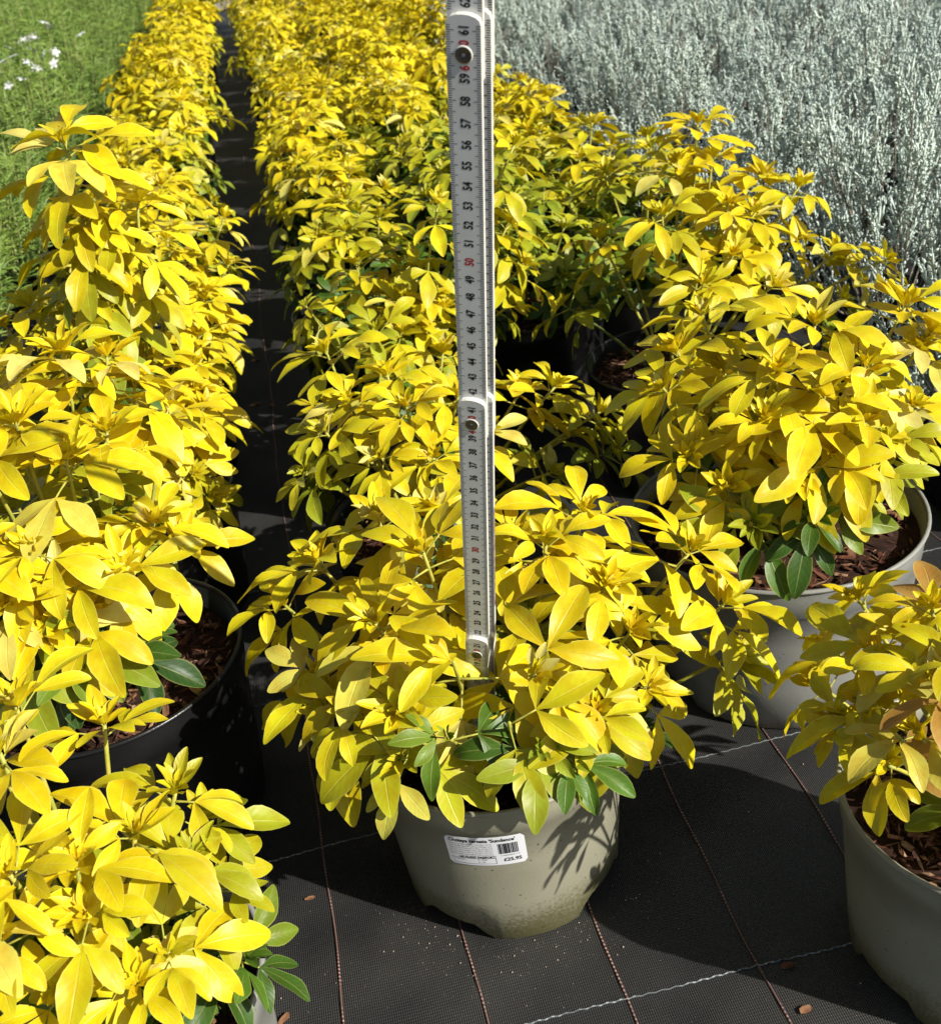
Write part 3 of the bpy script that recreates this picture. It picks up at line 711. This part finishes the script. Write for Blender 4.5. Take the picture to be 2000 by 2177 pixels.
for i, v in enumerate((-60, -86, -112, -138, -164)):
    for u in range(120, 760, 30):
        x, y = rowpt(v + rr.uniform(-3, 3), u + rr.uniform(-4, 4))
        if not in_view(x, y, 25): continue
        root = empty('feathery_plant', (x, y, 0))
        flowering = math.hypot(x - FLC[0], y - FLC[1]) < 38 or (i < 3 and rr.random() < .10)
        tag(root, 'feathery green plant carrying small white flowers' if flowering else 'feathery green plant without flowers in the bed bordering the golden alley row', 'plant', 'flowering feathery plants' if flowering else 'feathery green plants')
        fm, sm = rr.choice(FEA); mt = Matrix.Rotation(rr.uniform(0, 6.28), 4, 'Z') @ Matrix.Diagonal((1.05, 1.05, rr.uniform(.85, 1.15), 1))
        link('foliage', fm, root, mt)['kind'] = 'stuff'; link('stem', sm, root, mt)['kind'] = 'stuff'
        p_ = link('pot', FARPOT, root, Matrix.Diagonal((.9, .9, .7, 1))); link('rim', FARRIM, p_)
        if flowering:
            for k in range(rr.randint(9, 15) if math.hypot(x - FLC[0], y - FLC[1]) < 38 else 3):
                w = rr.uniform(0, 6.28); q = rr.uniform(0, 11)
                link('flower', FLOWER, root, Matrix.Translation((q * math.cos(w) * .01, q * math.sin(w) * .01, (rr.uniform(37, 42) - q * .5) * .01)) @ rot3(rr, .5) @ Matrix.Scale(rr.uniform(1.1, 1.7), 4))

# ------------------------------------------------------------------ folding ruler
def build_ruler():
    th = math.radians(18); n0 = np.array([-math.sin(th), -math.cos(th), 0])
    n_ = n0 - RUD * (n0 @ RUD); n_ /= np.linalg.norm(n_); e1 = np.cross(RUD, n_)      # right-hand edge direction
    if e1[0] < 0: e1 = -e1
    W, T = 1.50, .32
    root = empty('folding_ruler', RU0); tag(root, 'white folding ruler with black and red centimetre numbers standing in the pot', 'ruler')
    mw = simple('ruler_lacquer', (.74, .75, .75), .42, .45, noise=(60, (.67, .68, .67)))
    ms = simple('ruler_edge', (.80, .78, .70), .5, .4, noise=(300, (.70, .67, .58)))
    mk = simple('ruler_black_print', (.012, .012, .014), .5, .4); mr = simple('ruler_red_print', (.50, .012, .02), .5, .4)
    ml = simple('rivet_metal', (.17, .155, .14), .42, .5, metal=1.0); md = simple('rivet_hole', (.01, .01, .01), .7)
    rust = simple('worn_edge', (.10, .04, .02), .8, noise=(220, (.40, .30, .22)))
    L2W = lambda a, h, q: a * e1 + h * RUD + q * n_                  # local (across, along, out of the face)
    def seg(k, chain):
        h0, h1 = 20.0 * k - 1.6, 20.0 * (k + 1) + 1.65
        if k == 0: h0 = 0.0
        back = -(k * (T + .015)) - (0 if chain == 0 else 2 * T + .05); ox = 0 if chain == 0 else .26
        mb = MB(); out = []
        for q in range(9):                                            # rounded top end
            w = math.pi * q / 8; out.append((-math.cos(w) * W / 2 * -1, h1 - .42 + .42 * math.sin(w) ** .8 if 0 < q < 8 else h1 - .42))
        bot = [(-W / 2, h0 + .42), (-W / 2 * .6, h0 + .08), (0, h0), (W / 2 * .6, h0 + .08), (W / 2, h0 + .42)] if k else [(-W / 2, h0), (W / 2, h0)]
        poly = bot + out                                              # counter-clockwise seen from the front
        m_ = len(poly)
        fr = [L2W(a + ox, h, back) for a, h in poly]; bk = [L2W(a + ox, h, back - T) for a, h in poly]
        mb.add(fr, [tuple(range(m_))], 0); mb.add(bk, [tuple(range(m_))[::-1]], 0)
        mb.add(fr + bk, [(i, i + m_, (i + 1) % m_ + m_, (i + 1) % m_) for i in range(m_)], 1)
        if chain == 1 and k == 1:
            q0 = W / 2 + ox + .004
            mb.add([L2W(q0, 24, back - .02), L2W(q0, 33, back - .02), L2W(q0, 33, back - T + .02), L2W(q0, 24, back - T + .02)], [(0, 1, 2, 3)], 4)
        # millimetre strokes on both edges
        ztop = back + .006
        def bar(a0, a1, h, hw, mi): mb.add([L2W(a0 + ox, h - hw, ztop), L2W(a1 + ox, h - hw, ztop), L2W(a1 + ox, h + hw, ztop), L2W(a0 + ox, h + hw, ztop)], [(0, 1, 2, 3)], mi)
        lo = 0 if k == 0 else int((20 * k + 1.75) * 10) if chain == 0 else int(h0 * 10 + 5); hi = int((h1 - .45) * 10)
        for mm in range(max(lo, 1), hi + 1):
            ln = .36 if mm % 10 == 0 else .33 if mm % 5 == 0 else .20
            hw = .016 if chain == 0 else .026
            hh = mm / 10.0
            bar(-W / 2 + .01, -W / 2 + ln, hh, hw, 2); bar(W / 2 - ln, W / 2 - .01, hh, hw, 2)
        if chain == 0:
            for cm in range(max(1, int(math.ceil(lo / 10.0))), int(h1 - .3) + 1):
                red = cm % 10 == 0; at20 = cm % 20 == 0
                parts = [(str(cm), 0.0)] if not at20 else [(str(cm)[0], -.56), (str(cm)[1], .50)]
                for tx, dh in parts:
                    v, fs = text_tris(tx, .032)
                    sx, sy = .44, .60
                    w_ = (v[:, 0].min() + v[:, 0].max()) / 2; hgt = (v[:, 1].min() + v[:, 1].max()) / 2
                    mb.add([L2W(-(b - hgt) * sy * 1.0 + .02, cm + dh + (a - w_) * sx, ztop) for a, b, _ in v], fs, 3 if red else 2)
            if k == 0:
                for q, (tx, mi) in enumerate([('CE', 3), ('M 07', 3)]):
                    v, fs = text_tris(tx, .03); w_ = v[:, 0].min(); hgt = (v[:, 1].min() + v[:, 1].max()) / 2
                    mb.add([L2W(-(b - hgt) * .5 - .02, .4 + 1.6 * q + .15 + (a - w_) * .45, ztop + .004) for a, b, _ in v], fs, mi)
        return link('segment', mb.mesh('segment', [mw, ms, mk, mr, rust], smooth=False), root)
    for chain in (0, 1):
        segs = [seg(k, chain) for k in range(4)]
        if chain: continue
        for k in (1, 2, 3):
            h = 20.0 * k; back = -((k - 1) * (T + .015)); rb = MB(); R_ = .36
            prof = [(R_ + .05, .004, 1), (R_, .05, 0), (R_ * .72, .075, 0), (R_ * .58, .03, 0), (R_ * .42, .05, 0), (R_ * .26, .045, 0), (R_ * .22, -.05, 2), (.001, -.05, 2)]
            nn = 28; verts = []
            for (rr_, q, _) in prof:
                for j in range(nn): w = 2 * math.pi * j / nn; verts.append(L2W(rr_ * math.cos(w), h + rr_ * math.sin(w), back + .012 + q))
            rb.add(verts, [])
            for j in range(len(prof) - 1):
                for i in range(nn): rb.f.append((j * nn + i, j * nn + (i + 1) % nn, (j + 1) * nn + (i + 1) % nn, (j + 1) * nn + i)); rb.m.append(1 if j == 0 else (2 if j >= 5 else 0))
            link('rivet', rb.mesh('rivet', [ml, ms, md]), segs[k - 1])
build_ruler()

# ------------------------------------------------------------------ price sticker on the front pot
def build_label():
    # where the line of sight through the sticker's middle meets the pot wall
    d = ray(951.5, 1661); best = None
    for t in np.linspace(30, 90, 6001):
        p = CAM_P + d * t; rr_ = math.hypot(p[0] - cA[0], p[1] - cA[1])
        if 0 < p[2] < 14.8 and rr_ <= rcA(p[2]): best = p; break
    az0 = math.atan2(best[1] - cA[1], best[0] - cA[0]); z0 = best[2] - gz(*cA)
    Wd, Hd = 5.05, 2.62; mb = MB(); tilt = math.radians(1.5)
    col = 14.8 - 9.94 * .235
    def S(x, y, o):
        x *= 1.13; y *= 1.16
        x, y = x * math.cos(tilt) - y * math.sin(tilt), x * math.sin(tilt) + y * math.cos(tilt)
        z = z0 + y; r_ = rcA(z) + .035 + o
        w = az0 + x / rcA(z0); return (r_ * math.cos(w), r_ * math.sin(w), z)
    z0 = min(z0, col - .38 - Hd * 1.16 / 2)
    nx, ny, cr_ = 28, 10, .22
    vv = []; ff = []
    for j in range(ny + 1):
        y = -Hd / 2 + Hd * j / ny; ed = max(0.0, abs(y) - (Hd / 2 - cr_)); cut = cr_ - math.sqrt(max(0, cr_ ** 2 - ed ** 2))
        for i in range(nx + 1): x = (-Wd / 2 + cut) + (Wd - 2 * cut) * i / nx; vv.append(S(x, y, 0))
    for j in range(ny):
        for i in range(nx): q = j * (nx + 1) + i; ff.append((q, q + 1, q + nx + 2, q + nx + 1))
    mb.add(vv, ff, 0)
    def txt(s, x, y, sx, sy, off=0.0, mi=1):
        v, fs = text_tris(s, off); mb.add([S(x + a * sx, y + b * sy, .012) for a, b, _ in v], fs, mi)
    def fit(s, x, y, width, sy, off=0.0, mi=1):
        v, _ = text_tris(s, off); txt(s, x, y, width / v[:, 0].max(), sy, off, mi)
    def rect(x0, y0, x1, y1, mi=1, n=1):
        for i in range(n):
            a, b = x0 + (x1 - x0) * i / n, x0 + (x1 - x0) * (i + 1) / n
            mb.add([S(a, y0, .012), S(b, y0, .012), S(b, y1, .012), S(a, y1, .012)], [(0, 1, 2, 3)], mi)
    fit("Choisya ternata 'Sundance'", -2.25, .86, 4.2, .40, .035)
    for i, s in enumerate(['Mexican Orange Blossom. Compact shrub', 'with bright golden yellow foliage and', 'fragrant white flowers in May, spring and', 'autumn. Max height 2.5m. Best Planted', 'in any humus rich to fertile. Full Sun', 'Water plant thoroughly before planting']):
        fit(s, -2.3, .62 - i * .19, 2.75, .165, 0.0, 2)
    fit('UK PLANT PASSPORT', -1.75, -.62, 2.25, .27, .03)
    rect(-2.35, -.66, .55, -.635, 1, 8); rect(-2.25, -1.16, .55, -1.135, 1, 8); rect(.535, -1.16, .56, -.40, 1)
    for s, x, y in (('A  Choisya', -2.2, -.82), ('C  -', -2.2, -1.04), ('B  10667', -.6, -.82), ('D  GB', -.6, -1.04)): txt(s, x, y, .17, .17, 0, 2)
    br = random.Random(3); x = .80
    while x < 2.05:
        w = br.choice((.02, .03, .03, .05, .08)); rect(x, -.28, min(x + w, 2.1), .66); x += w + br.choice((.02, .03, .04))
    fit('14808612', .85, -.50, 1.25, .17, 0, 2); fit('£25.95', 1.02, -.98, 1.15, .42, .035)
    lab = link('price_label', mb.mesh('price_label', [simple('label_paper', (.80, .80, .82), .45, .4), simple('label_ink', (.01, .01, .012), .6), simple('label_small_print', (.22, .22, .23), .6)]), potA)
    tag(lab, 'white paper price sticker with barcode and plant name')
build_label()

# ------------------------------------------------------------------ litter on the fabric
def chip_thing(px, py, k, m, s, label, cat='bark chip', name='bark_chip', rotz=0.0):
    p = at_z(px, py, .2); o = link(name, CHIPS[k][m], None, Matrix.Translation((p[0] * .01, p[1] * .01, (gz(p[0], p[1]) + .14 * s + .05) * .01)) @ Matrix.Rotation(rotz, 4, 'Z') @ Matrix.Rotation(.12, 4, 'X') @ Matrix.Scale(s, 4))
    tag(o, label, cat)
chip_thing(608, 1762, 2, 1, .75, 'small tan bark chip lying beside the red thread in the alley', rotz=.1)
chip_thing(1582, 1984, 4, 1, .9, 'orange bark splinter lying in the sun near the white cross thread', rotz=.2)
chip_thing(1546, 1896, 5, 0, .6, 'small reddish bark chip lying in shadow beside the white cross thread', rotz=-.05)
chip_thing(558, 2005, 7, 1, .6, 'bark chip lying beside the pale grey pot with the green leaf spray', rotz=.8)
chip_thing(1503, 1402, 1, 0, .6, 'dark red bark crumb lying at the foot of the wide grey pot', rotz=.4)
dl = MB(); leaflet(dl, (0, 0, 0), 0, .15, 1.9, .75, .5, .5, .2, random.Random(2)); DRYM = dl.mesh('dry_leaf', [M_DRY])
for i, (px, py, rz, lb) in enumerate([(488, 795, .3, 'curled dry leaf lying in the alley close to the row with the tall shoot'), (538, 797, 2.0, 'dry brown leaf lying in the alley next to another dry leaf'), (490, 708, .1, 'pale dry leaf lying deeper in the dark alley')]):
    p = at_z(px, py, .3); tag(link('dry_leaf', DRYM, None, Matrix.Translation((p[0] * .01, p[1] * .01, (gz(p[0], p[1]) + .12) * .01)) @ Matrix.Rotation(rz, 4, 'Z')), lb, 'fallen leaf')
p = np.array(cD)                        # yellow leaves fallen onto the bark of the black pot
for i, (dx, dy, rz, lb) in enumerate([(6.5, -3.5, .4, 'fallen yellow leaf lying on the bark of the black pot'), (3.5, -7.0, 2.2, 'fallen tan leaf lying near the rim of the black pot')]):
    o = link('fallen_leaf', LEAF['mature'][i], None, Matrix.Translation(((p[0] + dx) * .01, (p[1] + dy) * .01, .1555)) @ Matrix.Rotation(rz, 4, 'Z') @ Matrix.Scale(.55, 4)); o.color = (.62, .36, .06, 1)
    tag(o, lb, 'fallen leaf')
gr = MB(); g = random.Random(19)        # grit scattered round the foot of the front pot
for k in range(380):
    if k < 260: w = g.uniform(-2.9, -.2); q = 8.8 + abs(g.gauss(0, 2.6)); x, y = cA[0] + q * math.cos(w), cA[1] + q * math.sin(w)
    else: x, y = g.uniform(-20, 26), g.uniform(44, 80)
    s = g.choice((.02, .025, .03, .03, .04, .05, .09)) * g.uniform(.7, 1.2); z = gz(x, y) + s * .5
    gr.add([(x + s, y, z), (x - s * .6, y + s * .8, z), (x - s * .5, y - s * .9, z), (x, y, z + s * .9), (x, y, z - s)], [(0, 1, 3), (1, 2, 3), (2, 0, 3), (1, 0, 4), (2, 1, 4), (0, 2, 4)])
tag(link('grit', gr.mesh('grit', [simple('sand_grain', (.42, .36, .27), .8, noise=(300, (.25, .19, .13)))], smooth=False)), 'scattered grains of sandy grit on the black fabric', 'grit', kind='stuff')
print('LEAVES', LEAF_TOTAL[0], 'OBJECTS', len(SC.objects))
